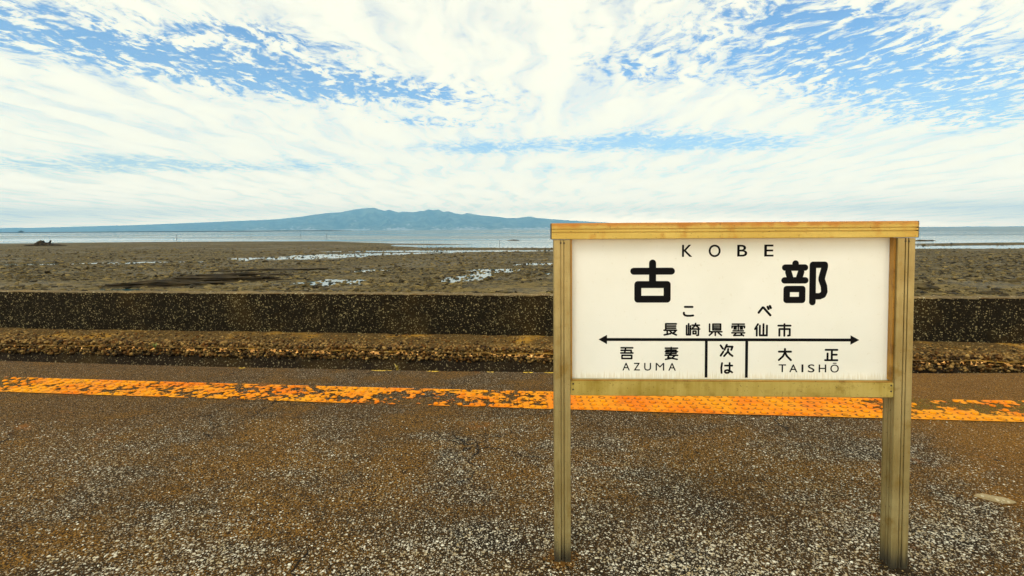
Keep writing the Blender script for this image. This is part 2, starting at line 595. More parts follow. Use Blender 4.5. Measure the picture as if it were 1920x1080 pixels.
for m_ in (M_SOIL, M_SOILD):
    N = NT(m_.node_tree)
    pb = m_.node_tree.nodes['Principled BSDF']
    pp_ = N.node('ShaderNodeNewGeometry').outputs['Position']
    ed = N.node('ShaderNodeAttribute', attribute_name='edge').outputs['Fac']
    N.put(pb.inputs['Alpha'], N.ramp(N.add(ed, N.mul(N.sub(N.noise(pp_, 70.0, 4, 0.7), 0.5), 2.2)), 0.62, 0.50))

# ------------------------------------------------------------------ setting: platform, ledge, wall
xs = np.concatenate([np.linspace(-40, -8, 17), np.linspace(-7.8, 7.8, 105), np.linspace(8, 40, 17)])


def loft(name, profile, mat, jitter=None, kind='structure', xs=xs, smooth=False):
    """profile: list of (function y(x), z) from near to far, swept along x"""
    rows = []
    for k, (fy, z) in enumerate(profile):
        y = fy(xs) if callable(fy) else np.full(len(xs), float(fy))
        zz = np.full(len(xs), float(z))
        if jitter is not None:
            dy, dz = jitter(k, xs)
            y, zz = y + dy, zz + dz
        rows.append(np.stack([xs, y, zz], 1))
    v = np.concatenate(rows)
    me = mesh_np(name, v, grid_faces(len(profile), len(xs)), smooth)
    o = link(name, me, mat)
    if kind: o['kind'] = kind
    return o


off = lambda f, d: (lambda x: f(x) + d)


def plat_jit(k, x):
    e = 0.012 * (vnoise(x * 5, x * 0 + k, 5) - 0.5) + 0.02 * (vnoise(x * 1.2, x * 0, 9) - 0.5)
    if k == 0: return e * 0, e * 0
    if k in (1, 2, 3): return e, e * 0 + (0 if k != 3 else 0)
    return e * 0.5, e * 0


platform = loft('platform', [(-14, 0), (off(Y_EDGE, -0.02), 0), (off(Y_EDGE, -0.004), -0.006), (Y_EDGE, -0.03), (off(Y_EDGE, 0.01), -1.3)], M_PLAT, plat_jit)


def fine_sheet(name, fy0, fy1, z0, z1, nx, ny, mat, amp, freq, x0=-14, x1=14, seed=3, extra=None, axis='z', parent=None):
    """a rough sheet between two long lines; axis: which way the roughness goes"""
    x = np.linspace(x0, x1, nx)
    t = np.linspace(0, 1, ny)
    X, T = np.meshgrid(x, t)
    Y = fy0(X) + (fy1(X) - fy0(X)) * T
    Z = z0 + (z1 - z0) * T
    L = np.sqrt((fy1(np.array(0.)) - fy0(np.array(0.))) ** 2 + (z1 - z0) ** 2)
    n = amp * 2 * fbm(X * freq, T * float(L) * freq, 4, seed, 0.6)
    if axis == 'z': Z = Z + n
    else: Y = Y + n
    me = mesh_np(name, np.stack([X.ravel(), Y.ravel(), Z.ravel()], 1), grid_faces(ny, nx), True)
    return link(name, me, mat, parent)


# the bed of the track lies below the platform edge, out of sight from eye height
track_bed = loft('track_bed', [(off(Y_EDGE, -0.3), -1.15), (off(Y_KERB, 0.3), -1.15)], M_TRACKSIDE)
track_face = fine_sheet('trackside_bank', off(Y_KERB, -0.10), off(Y_KERB, 0.06), -1.3, -0.78, 700, 16, M_TRACKSIDE, 0.03, 5.0, axis='y')
track_face['kind'] = 'structure'
ledge = fine_sheet('ledge', off(Y_KERB, 0.0), off(Y_WALL, 0.06), -0.70, -0.64, 640, 44, M_LEDGE, 0.035, 2.0, seed=8)
ledge['kind'] = 'structure'

sea_wall = bpy.data.objects.new('sea_wall', None)
COL.objects.link(sea_wall)
tag(sea_wall, 'long low dark concrete sea wall running along the shore behind the platform', 'sea wall')
face = fine_sheet('wall_face', off(Y_WALL, 0.0), off(Y_WALL, 0.03), -0.80, Z_WALL, 900, 36, M_WALL, 0.034, 5.0, x0=-18, x1=18, seed=21, axis='y', parent=sea_wall)
M_COPE = mat_speckle('worn_coping_concrete', (0.09, 0.062, 0.028), (0.55, 0.46, 0.28), (0.24, 0.155, 0.060), 26.0, 0.42, 0.02)
x = np.linspace(-18, 18, 900)
rows = []
for k, (d, z) in enumerate([(0.028, Z_WALL - 0.004), (0.045, Z_WALL + 0.008), (0.33, Z_WALL + 0.012), (0.36, Z_WALL - 0.01), (0.38, -2.9)]):
    e = 0.055 * fbm(x * 6.0, x * 0 + k * 0.3, 4, 4, 0.65) + 0.022 * (vnoise(x * 0.5, x * 0, 14) - 0.5)
    rows.append(np.stack([x, Y_WALL(x) + d + (e if k < 2 else 0), z + (e if k < 4 else e * 0)], 1))
link('coping', mesh_np('coping', np.concatenate(rows), grid_faces(5, len(x))), M_COPE, sea_wall)


# ------------------------------------------------------------------ scattered stones as one mesh
_bm = bmesh.new()
bmesh.ops.create_icosphere(_bm, subdivisions=1, radius=1.0)
ICO_V = np.array([v.co[:] for v in _bm.verts])
ICO_F = np.array([[v.index for v in f.verts] for f in _bm.faces])
_bm.free()
# icosahedron (20 faces) for the smallest
_bm = bmesh.new()
bmesh.ops.create_icosphere(_bm, subdivisions=1, radius=1.0)
_bm.free()
phi = (1 + 5 ** 0.5) / 2
IC = np.array([(-1, phi, 0), (1, phi, 0), (-1, -phi, 0), (1, -phi, 0), (0, -1, phi), (0, 1, phi), (0, -1, -phi), (0, 1, -phi),
               (phi, 0, -1), (phi, 0, 1), (-phi, 0, -1), (-phi, 0, 1)]) / math.sqrt(1 + phi * phi)
IF = np.array([(0, 11, 5), (0, 5, 1), (0, 1, 7), (0, 7, 10), (0, 10, 11), (1, 5, 9), (5, 11, 4), (11, 10, 2), (10, 7, 6), (7, 1, 8),
               (3, 9, 4), (3, 4, 2), (3, 2, 6), (3, 6, 8), (3, 8, 9), (4, 9, 5), (2, 4, 11), (6, 2, 10), (8, 6, 7), (9, 8, 1)])


def stones(name, pos, size, flat, mat, smooth=False, jit=0.28, base=None, tilt=0.35):
    BV, BF = base if base is not None else (IC, IF)
    n, k = len(pos), len(BV)
    s = size[:, None, None] * rng.uniform(0.65, 1.35, (n, 1, 3))
    s[:, :, 2] *= flat
    v = BV[None] * (1 + rng.uniform(-jit, jit, (n, k, 1))) * s
    a = rng.uniform(0, 2 * math.pi, n)
    b = rng.normal(0, tilt, n)
    ca_, sa_ = np.cos(b)[:, None], np.sin(b)[:, None]
    y = v[:, :, 1] * ca_ - v[:, :, 2] * sa_
    z = v[:, :, 1] * sa_ + v[:, :, 2] * ca_
    c, sn = np.cos(a)[:, None], np.sin(a)[:, None]
    X = v[:, :, 0] * c - y * sn
    Y = v[:, :, 0] * sn + y * c
    V = np.stack([X, Y, z], 2) + pos[:, None, :]
    F = BF[None] + (np.arange(n) * k)[:, None, None]
    me = mesh_np(name, V.reshape(-1, 3), F.reshape(-1, BF.shape[1]), smooth)
    at = me.attributes.new('shade', 'FLOAT', 'POINT')
    sh = np.repeat(rng.random(n) ** 1.7, k).astype(np.float32)
    at.data.foreach_set('value', sh)
    o = link(name, me, mat)
    return o


# rusty stones along the edge of the ledge
n = 9500
px = rng.uniform(-12.5, 11.5, n)
t = rng.random(n)
pz = -0.86 + 0.24 * t + rng.normal(0, 0.012, n)
py = Y_KERB(px) + 0.02 + 0.10 * t + rng.normal(0, 0.03, n)
top = rng.random(n) < 0.30
py[top] = Y_KERB(px[top]) + 0.1 + np.abs(rng.normal(0, 0.22, top.sum()))
pz[top] = -0.665
o = stones('ballast_stones', np.stack([px, py, pz], 1), rng.uniform(0.014, 0.038, n), 0.8, M_BALLAST)
tag(o, 'band of rusty brown stones along the edge of the sandy ledge below the sea wall', 'stones', kind='stuff')
# loose stones lying on the ledge
n = 2600
px = rng.uniform(-12.5, 11.5, n)
py = Y_KERB(px) + 0.1 + (Y_WALL(px) - Y_KERB(px) - 0.1) * rng.random(n)
o = stones('ledge_gravel', np.stack([px, py, np.full(n, -0.655)], 1), rng.uniform(0.012, 0.034, n), 0.7, M_BALLAST)
tag(o, 'loose brown gravel scattered over the sandy ledge at the foot of the wall', 'gravel', kind='stuff')


# exposed pebbles in the near part of the platform
def pebble_field(n, y0, y1, smin, smax, name, label):
    y = np.sqrt(rng.uniform(y0 ** 2, y1 ** 2, n))
    xx = rng.uniform(-1.08, 1.08, n) * y
    big = fbm(xx * 0.9 + 3, y * 0.9 + 7, 4, 31, 0.6) + 0.5 * fbm(xx * 2.6, y * 3.2, 3, 35)
    dens = 0.07 + 0.52 * sstep(big, -0.20, 0.24) * (1 - 0.6 * sstep(xx, 2.4, 3.2)) * (1 - 0.45 * sstep(-xx, 1.8, 3.4))
    dens *= 1 - 0.45 * sstep(y, 3.2, 4.6)
    keep = rng.random(n) < dens
    xx, y = xx[keep], y[keep]
    s = (smin + (smax - smin) * rng.random(len(xx)) ** 2.2) * (1 + 0.35 * sstep(-y, -3.0, -2.3))
    o = stones(name, np.stack([xx, y, -s * 0.12], 1), s, 0.45, M_PEBBLE, tilt=0.15)
    tag(o, label, 'pebbles', kind='stuff')
    return o


pebble_field(110000, 1.9, 4.4, 0.0024, 0.0074, 'exposed_pebbles', 'pale pebbles exposed in the worn dark asphalt of the platform')

# ------------------------------------------------------------------ setting: mudflat and sea
sea = link('sea', mesh_np('sea', [(-31000, 11.8, Z_SEA), (26000, 11.8, Z_SEA), (26000, 24000, Z_SEA), (-31000, 24000, Z_SEA)], [(0, 1, 2, 3)]), M_WATER)
sea['kind'] = 'structure'

SH = np.array([(-400, 186), (-190, 188), (-145, 209), (-105, 208), (-66, 196), (-40, 166), (-30, 137), (-20, 126), (9, 117), (40, 111), (86, 103), (130, 97), (300, 95)], dtype=float)


def mud_height(X, Y):
    big = fbm(X * 0.02, Y * 0.045, 4, 41)
    mid = fbm(X * 0.16, Y * 0.34, 4, 51, 0.6)
    fine = fbm(X * 0.9, Y * 1.2, 4, 61, 0.65)
    wob = 9 * fbm(X * 0.03, Y * 0.02, 3, 71) + 2.5 * fbm(X * 0.2, Y * 0.1, 3, 75)
    s = np.interp(X, SH[:, 0], SH[:, 1]) + wob
    land = sstep(s - Y, -2.0, 14.0)
    # spit of dark shingle running out from the left shore
    def ell(cx, cy, rx, ry, ang=0.0):
        c, sn = math.cos(R(ang)), math.sin(R(ang))
        u, v = X - cx, Y - cy
        p = (u * c + v * sn) / rx
        q = (-u * sn + v * c) / ry
        return np.exp(-(p * p + q * q))
    h = -2.62 + 0.22 * land + 0.05 * big * land
    h += 0.20 * ell(-40, 152, 26, 7, -14) + 0.20 * ell(-22, 143, 12, 2.2, -8)
    h += 0.24 * ell(128, 122, 46, 9, 4)
    h += 0.16 * ell(74, 110, 40, 2.6, 2)
    rough = land * (1 - 0.55 * sstep(Y, 45, 110))
    h += rough * (0.18 * mid + 0.26 * fine)
    # tidal pools, broken up by stones and mud
    brk = 1.0 + 2.2 * fbm(X * 0.8, Y * 0.55, 3, 83, 0.6)
    for (cx, cy, rx, ry, ang, d) in [(-60, 65.5, 13, 1.6, 2, .16), (-47, 69, 9, 1.2, 3, .13), (-33, 78, 8, 4.5, 14, .27), (-27, 86, 9, 3.5, 10, .24), (-20, 99, 15, 3.2, -3, .22),
                                     (-14, 91, 10, 1.5, 0, .13), (-1, 97, 12, 2.6, 3, .18), (-14.4, 40, 2.3, 2.2, 10, .25), (-14.2, 51.5, 1.6, 1.8, 0, .22),
                                     (-3.9, 43.5, 1.4, 4.2, -12, .25), (-1.8, 50.6, 2.6, 2.2, 10, .25), (3.4, 60, 3.0, 2.0, 0, .22), (-28, 35.9, 2.2, .8, 0, .22),
                                     (84, 98, 44, 2.5, -2, .24), (100, 104, 44, 2.6, 3, .2), (3.5, 47, 1.5, 1.0, 0, .2), (-66, 70, 6, 1.0, 0, .14)]:
        h -= 1.55 * d * ell(cx, cy, rx, ry, ang) * brk
    return h


ny, nx = 400, 760
yy = 11.9 * (300 / 11.9) ** np.linspace(0, 1, ny)
aa = np.linspace(-1.45, 1.5, nx)
Yg = np.repeat(yy[:, None], nx, 1)
Xg = aa[None] * np.maximum(Yg, 20.0)
Hg = mud_height(Xg, Yg)
mudflat = link('mudflat', mesh_np('mudflat', np.stack([Xg.ravel(), Yg.ravel(), Hg.ravel()], 1), grid_faces(ny, nx), True), M_MUD)
mudflat['kind'] = 'structure'

# rocks and clods all over the flat
n = 46000
ry = 26 * (120 / 26) ** rng.random(n)
rx = rng.uniform(-1.15, 1.15, n) * ry
keep = fbm(rx * 0.12, ry * 0.2, 3, 91) + 0.25 * fbm(rx * 0.6, ry * 0.6, 2, 95) > rng.uniform(-0.28, 0.18, n)
rx, ry = rx[keep], ry[keep]
rh = mud_height(rx, ry)
keep = rh > Z_SEA - 0.035
rx, ry, rh = rx[keep], ry[keep], rh[keep]
sz = 0.05 + 0.24 * rng.random(len(rx)) ** 3.2
# stones standing in the nearer pools
for (cx, cy, rx0, ry0, m_) in [(-14.4, 40, 2.6, 2.6, 210), (-14.2, 51.5, 2.2, 2.4, 110), (-3.9, 43.5, 2.0, 4.4, 260), (-1.8, 50.6, 3.0, 2.6, 190), (3.4, 60, 3.6, 2.6, 150), (-33, 78, 9, 5, 330), (-27, 86, 10, 4, 240)]:
    m_ = int(m_ * 0.4)
    qx, qy = rng.normal(cx, rx0 * 0.6, m_), rng.normal(cy, ry0 * 0.6, m_)
    rx, ry, rh = np.concatenate([rx, qx]), np.concatenate([ry, qy]), np.concatenate([rh, np.maximum(mud_height(qx, qy), Z_SEA - 0.03)])
    sz = np.concatenate([sz, rng.uniform(0.07, 0.24, m_)])
o = stones('shore_rocks', np.stack([rx, ry, rh + 0.01], 1), sz, 0.42, M_MUDROCK, jit=0.3)
tag(o, 'small brown rocks and clods strewn across the tidal flat', 'rocks', kind='stuff')


def boulder_mesh(name, rx, ry, rz, seed, strata=0.0, sub=3):
    bm = bmesh.new()
    bmesh.ops.create_icosphere(bm, subdivisions=sub, radius=1.0)
    for v in bm.verts:
        c = v.co.copy()
        d = 1 + 0.45 * mnoise.fractal(c * 1.3 + Vector((seed, 0, 0)), 0.8, 2.0, 4)
        if strata:
            d += strata * mnoise.noise(Vector((c.x * 0.8, seed, c.z * 7)))
        v.co = Vector((c.x * rx * d, c.y * ry * d, c.z * rz * d))
    me = bpy.data.meshes.new(name)
    bm.to_mesh(me)
    bm.free()
    at = me.attributes.new('shade', 'FLOAT', 'POINT')
    at.data.foreach_set('value', np.array([0.25 + 0.4 * mnoise.noise(v.co * 2.0) for v in me.vertices], dtype=np.float32))
    return me


# layered rock shelves on the left of the flat
shelf = [('long dark rock shelf on the mudflat, nearest the sea wall', -26.6, 37.6, 4.4, 0.5, 0.34, 6),
         ('dark slanting rock shelf on the mudflat behind the nearest shelf', -24.0, 40.6, 4.2, 0.5, 0.30, 10),
         ('middle rock shelf of the dark outcrop on the mudflat', -24.6, 45.0, 4.0, 0.6, 0.26, 14),
         ('farthest and thinnest rock shelf of the dark outcrop on the mudflat', -25.0, 51.5, 4.6, 0.7, 0.22, 12)]
for i, (lab, x0, y0, a, b_, c, ang) in enumerate(shelf):
    o = link('rock_shelf', boulder_mesh('rock_shelf', a, b_, c, 3.1 * i + 1, 0.35, 4), M_DARKROCK)
    o.location = (x0, y0, float(mud_height(np.array([x0]), np.array([y0]))[0]) + 0.02)
    o.rotation_euler = (0, 0, R(ang))
    tag(o, lab, 'rock', 'rock shelves of the outcrop')
for lab, x0, y0, a, b_, c in [('rounded dark boulder on the mudflat just right of the sign post', 26.3, 32.2, 0.75, 0.5, 0.34),
                              ('low flat boulder on the mudflat at the top of the wall, far right', 28.6, 30.4, 0.45, 0.4, 0.22)]:
    o = link('boulder', boulder_mesh('boulder', a, b_, c, x0, 0.1), M_MUDROCK)
    o.location = (x0, y0, float(mud_height(np.array([x0]), np.array([y0]))[0]) + 0.05)
    tag(o, lab, 'boulder')
for lab, x0, y0, a in [('thin dark rock bar showing in the sea left of the sign', 0.5, 190, 2.4), ('thin dark rock bar in the sea right of the sign', 122.5, 150, 3.6)]:
    o = link('rock_bar', boulder_mesh('rock_bar', a, 0.9, 0.28, y0, 0.1), M_MUDROCK)
    o.location = (x0, y0, Z_SEA)
    tag(o, lab, 'rock')

# dark heap at the water's edge, far left
heap = bpy.data.objects.new('rock_heap', None)
COL.objects.link(heap)
hx, hy = -140.0, 152.0
heap.location = (hx, hy, float(mud_height(np.array([hx]), np.array([hy]))[0]))
tag(heap, "dark heap of rocks and driftwood at the water's edge on the far left", 'rock heap')
for i, (dx_, dy_, dz_, a, b_, c) in enumerate([(-2.6, 1, 0.5, 1.2, .9, .95), (-1.1, .6, .35, 1.1, .8, .5), (0.6, .2, .45, 1.0, .8, .6), (2.2, -.6, .3, 1.5, .8, .45),
                                              (4.2, -1.6, .2, 1.9, .8, .35), (6.6, -3, .1, 1.8, .8, .25), (-4.6, .4, .1, 2.2, .9, .25)]):
    o = link('rock', boulder_mesh('rock', a, b_, c, i * 2.7 + 4, 0.1), M_DARKROCK, heap)
    o.location = (dx_, dy_, dz_)
for (x0, z0, x1, z1) in [(-0.2, .5, -0.7, 1.55), (1.1, .5, 1.7, 1.6)]:
    bm = bmesh.new()
    d = Vector((x1 - x0, 0, z1 - z0))
    mt = Matrix.Translation(Vector((x0, 0, z0)) + d / 2) @ d.to_track_quat('Z', 'Y').to_matrix().to_4x4()
    bmesh.ops.create_cone(bm, cap_ends=True, segments=8, radius1=.34, radius2=.2, depth=d.length, matrix=mt)
    bm_obj('driftwood', bm, M_DARKROCK, heap)

# net poles standing in the shallows
M_WOOD, N_, b_w = material('tarred_pole_wood')
b_w.inputs['Base Color'].default_value = (0.035, 0.028, 0.022, 1)
b_w.inputs['Roughness'].default_value = 0.8
poles = [(-162, 245, 2.6, 'thin pole standing in the sea far left, leftmost of the row'), (-157, 305, 2.4, 'thin pole in the sea, second from the left'),
         (-121.7, 292, 2.4, 'thin pole in the sea, third from the left'), (-104.6, 286, 2.4, 'thin pole in the sea, fourth from the left below the peak'),
         (-3.1, 128, 1.5, 'short pole standing in the shallows just left of the sign')]
for (x0, y0, h_, lab) in poles:
    bm = bmesh.new()
    r_ = 0.10 if y0 > 200 else 0.06
    bmesh.ops.create_cone(bm, cap_ends=True, segments=8, radius1=r_, radius2=r_ * 0.7, depth=h_ + 0.6, matrix=Matrix.Translation((0, 0, h_ / 2 - 0.3)))
    bmesh.ops.create_cone(bm, cap_ends=True, segments=8, radius1=r_ * 1.6, radius2=r_ * 1.6, depth=0.14, matrix=Matrix.Translation((0, 0, h_ * 0.82)))
    o = bm_obj('net_pole', bm, M_WOOD)
    o.location = (x0, y0, Z_SEA)
    o.rotation_euler = (R(rng.uniform(-3, 3)), R(rng.uniform(-3, 3)), 0)
    tag(o, lab, 'pole', 'net poles in the shallows')

# ------------------------------------------------------------------ hills across the bay
SKY = [(-1.3, 7), (-1.15, 8), (-1.0092, 9.0), (-0.9461, 9.1), (-0.7461, 13.1), (-0.5883, 18.4), (-0.462, 22.9), (-0.4136, 28.1), (-0.3683, 34.3), (-0.3367, 36.1), (-0.3083, 41.8), (-0.2909, 43.8), (-0.2709, 44.7), (-0.2625, 41.5), (-0.2495, 38.3), (-0.2425, 40.7), (-0.2341, 38.2), (-0.2228, 35.0), (-0.2142, 36.7), (-0.2054, 36.1), (-0.1918, 35.2), (-0.1812, 37.5), (-0.1743, 37.1), (-0.1644, 40.9), (-0.156, 38.8), (-0.1444, 40.3), (-0.1345, 35.5), (-0.1245, 36.8), (-0.112, 32.4), (-0.0976, 30.3), (-0.0878, 33.1), (-0.0777, 30.9), (-0.0578, 27.9), (-0.0322, 25.7), (-0.0095, 22.7), (0.0105, 22.6), (0.0347, 25.3), (0.0503, 22.4), (0.0788, 19.9), (0.1055, 17.7), (0.1475, 14.8), (0.2, 11.5), (0.27, 8.0), (0.36, 4.5), (0.45, 1.5), (0.5, -1.0)]
SKY = np.array(SKY)
nc, nr = 1000, 90
a_ = np.linspace(-1.3, 0.5, nc)
D0, D1 = 13000.0, 20000.0
tt = np.concatenate([np.linspace(0, 1, 70), np.linspace(1.02, 1.5, 20)])
A, T = np.meshgrid(a_, tt)
shore = D0 + 900 * fbm(A * 6, A * 0, 3, 101)
Yh = shore + (D1 - shore) * T
ridge = np.interp(A, SKY[:, 0], SKY[:, 1]) / 1000.0 * D1
prof = np.where(T <= 1, 0.16 * T + 0.84 * np.clip((T - 0.25) / 0.75, 0, 1) ** 1.6, np.clip(1 - (T - 1) * 2.0, 0, 1))
rid = 1 - np.abs(2 * (fbm(A * 26, T * 3.0, 4, 111, 0.55)))
relief = (rid - 0.8) * 1.15 * np.sin(np.clip(T, 0, 1) * math.pi) ** 0.8
Zh = ridge * np.clip(prof + relief * prof ** 0.5, 0, 1.0) - 4 + 10 * T
Zh = np.minimum(Zh, ridge * (Yh / D1) * 0.992 + 1.65)
Zh[-1] = -20
M_HILL, N, b = material('forested_hills')
p = N.node('ShaderNodeNewGeometry').outputs['Position']
hz = N.sep(p)[2]
f1 = N.noise(p, 0.0022, 6, 0.7)
col = N.mix(N.ramp(f1, 0.40, 0.64), (0.006, 0.020, 0.018), (0.190, 0.220, 0.150))  # forest and lighter slopes; contrast raised to stand in for ridge shading
fields = N.mul(N.ramp(N.noise(p, 0.006, 5, 0.7), 0.54, 0.66), N.ramp(hz, 320.0, 40.0))
col = N.mix(N.mul(fields, 0.85), col, (0.42, 0.42, 0.30))
N.put(b.inputs['Base Color'], col)
b.inputs['Roughness'].default_value = 0.95
hills = link('hills', mesh_np('hills', np.stack([(A * Yh).ravel(), Yh.ravel(), Zh.ravel()], 1), grid_faces(len(tt), nc), True), M_HILL)
hills['kind'] = 'structure'

# the towns along the far shore: thousands of tiny pale buildings read as one mass
from mathutils.bvhtree import BVHTree
n = 1300
ai = rng.uniform(-0.62, 0.16, n)
ti = np.abs(rng.normal(0, 0.19, n)) + 0.01
clump = fbm(ai * 22, ai * 0, 4, 131)
keep = clump > rng.uniform(-0.2, 0.22, n)
ai, ti = ai[keep], ti[keep]
ci = np.clip(((ai + 1.3) / 1.8 * (nc - 1)).astype(int), 0, nc - 1)
ti = np.minimum(ti, 0.6)
ri = np.clip((ti * 69).astype(int), 0, 68)
fr = ti * 69 - ri
bz = Zh[ri, ci] * (1 - fr) + Zh[ri + 1, ci] * fr
by = Yh[ri, ci] * (1 - fr) + Yh[ri + 1, ci] * fr
bx_ = ai * by
BV = np.array([(x_, y_, z_) for z_ in (-0.6, 1) for y_ in (-.5, .5) for x_ in (-.5, .5)])
BF = np.array([(4, 5, 7, 6), (0, 1, 5, 4), (2, 6, 7, 3), (0, 4, 6, 2), (1, 3, 7, 5)])
dim = np.stack([rng.uniform(20, 95, len(ai)), rng.uniform(14, 30, len(ai)), rng.uniform(9, 22, len(ai))], 1)
V = BV[None] * dim[:, None] + np.stack([bx_, by, bz], 1)[:, None]
F = BF[None] + (np.arange(len(ai)) * 8)[:, None, None]
M_TOWN, _n, _b = material('pale_town_walls')
_b.inputs['Base Color'].default_value = (0.62, 0.60, 0.55, 1)
_b.inputs['Roughness'].default_value = 0.7
town = link('town', mesh_np('town', V.reshape(-1, 3), F.reshape(-1, 4)), M_TOWN)
tag(town, 'pale specks of the towns along the foot of the blue hills', 'town', kind='stuff')

# long dark dike closing the bay on the left
M_DIKE, _n, _b = material('dark_dike_rock')
_b.inputs['Base Color'].default_value = (0.018, 0.026, 0.034, 1)
_b.inputs['Roughness'].default_value = 0.9
bm = bmesh.new()
A0, A1 = Vector((-5200, 3600, 0)), Vector((-1250, 3950, 0))
for i in range(24):
    t0, t1 = i / 24, (i + 1) / 24
    p0, p1 = A0.lerp(A1, t0), A0.lerp(A1, t1)
    dr = (p1 - p0).normalized()
    nn = Vector((-dr.y, dr.x, 0))
    hgt = [6.2 + 0.9 * mnoise.noise(Vector((q * 9.0, 0.3, 0))) for q in (t0, t1)]
    if i == 23: hgt[1] = 2.0
    quad_ = []
    for pnt, hh in ((p0, hgt[0]), (p1, hgt[1])):
        quad_.append([bm.verts.new((pnt + nn * w)[:2] + (z,)) for (w, z) in ((-16, Z_SEA - 1), (-4, Z_SEA + hh), (4, Z_SEA + hh), (16, Z_SEA - 1))])
    for k in range(3):
        bm.faces.new((quad_[0][k], quad_[1][k], quad_[1][k + 1], quad_[0][k + 1]))
bmesh.ops.remove_doubles(bm, verts=bm.verts[:], dist=0.01)
dike = bpy.data.objects.new('sea_dike', None)
COL.objects.link(dike)
tag(dike, 'long low dark dike crossing the bay below the hills on the left', 'dike')
bm_obj('embankment', bm, M_DIKE, dike)
bm = bmesh.new()
pc = A0.lerp(A1, 0.40)
box_bm(bm, (pc.x - 14, pc.y - 6, Z_SEA + 4), (pc.x + 14, pc.y + 6, Z_SEA + 13))
box_bm(bm, (pc.x - 5, pc.y - 5, Z_SEA + 13.01), (pc.x + 5, pc.y + 5, Z_SEA + 17))
bm_obj('gate_house', bm, M_DIKE, dike)

# ------------------------------------------------------------------ air over the bay
bm = bmesh.new()
box_bm(bm, (-32000, -3000, -24), (27000, 24200, 960))
hazeo = bm_obj('haze', bm, None)
M_HAZE = bpy.data.materials.new('haze_air')
M_HAZE.use_nodes = True
ht = M_HAZE.node_tree
for nd in list(ht.nodes):
    if nd.type != 'OUTPUT_MATERIAL': ht.nodes.remove(nd)
pv = ht.nodes.new('ShaderNodeVolumePrincipled')
pv.inputs['Color'].default_value = (0.33, 0.69, 1.0, 1)
pv.inputs['Density'].default_value = 6.8e-5
pv.inputs['Anisotropy'].default_value = 0.0
ht.links.new(pv.outputs[0], [nd for nd in ht.nodes if nd.type == 'OUTPUT_MATERIAL'][0].inputs['Volume'])
hazeo.data.materials.append(M_HAZE)
tag(hazeo, 'thin blue haze over the bay', 'haze', kind='stuff')

# ------------------------------------------------------------------ tactile strip on the platform
SP = 0.114


def wear(X, U):
    """0 = bare, 1 = paint; X along the strip, U across (0 near .. 1 far)"""
    w = 0.67 - 0.14 * sstep(-X, -0.6, 0.4) + 0.7 * fbm(X * 1.1, U * 0.7, 3, 201) + 1.0 * fbm(X * 8.0, U * 4.0, 3, 211, 0.6) + 1.5 * fbm(X * 20, U * 10, 3, 221, 0.6)
    w = w + 0.22 * np.exp(-((U - 0.04) / 0.10) ** 2) + 0.10 * np.exp(-((U - 0.95) / 0.1) ** 2)
    w = w - 0.42 * np.exp(-((X + 1.0) / 0.75) ** 2) * sstep(U, 0.75, 0.2)           # broken stretch left of the sign
    w = w + 0.50 * sstep(X, 0.0, 0.9) * (1 - sstep(X, 2.9, 3.6))                     # well kept behind the sign
    lanes = np.exp(-((U - 0.20) / 0.24) ** 2) + np.exp(-((U - 0.90) / 0.13) ** 2) * sstep(X, 3.6, 4.3)
    w = w + sstep(X, 3.3, 3.7) * (0.62 * lanes - 0.42)                               # right end: worn to two lanes
    w = w - 0.22 * sstep(-X, 5.0, 5.6) + 0.25 * sstep(-X, 3.6, 4.2) * (1 - sstep(-X, 4.9, 5.3)) * sstep(U, 0.5, 0.9)
    return w


nX, nU = 1700, 60
Xs = np.linspace(-7.6, 6.4, nX)
Us = np.linspace(0, 1, nU)
XX, UU = np.meshgrid(Xs, Us)
e0 = 0.02 * fbm(XX * 3.0, XX * 0, 3, 231)
YY = (Y_NEAR(XX) + e0) + (Y_FAR(XX) - Y_NEAR(XX) - e0) * UU
ZZ = np.full(XX.shape, 0.006)
strip = bpy.data.objects.new('tactile_strip', None)
COL.objects.link(strip)
tag(strip, 'long worn orange tactile warning strip with raised studs along the platform edge', 'tactile strip')


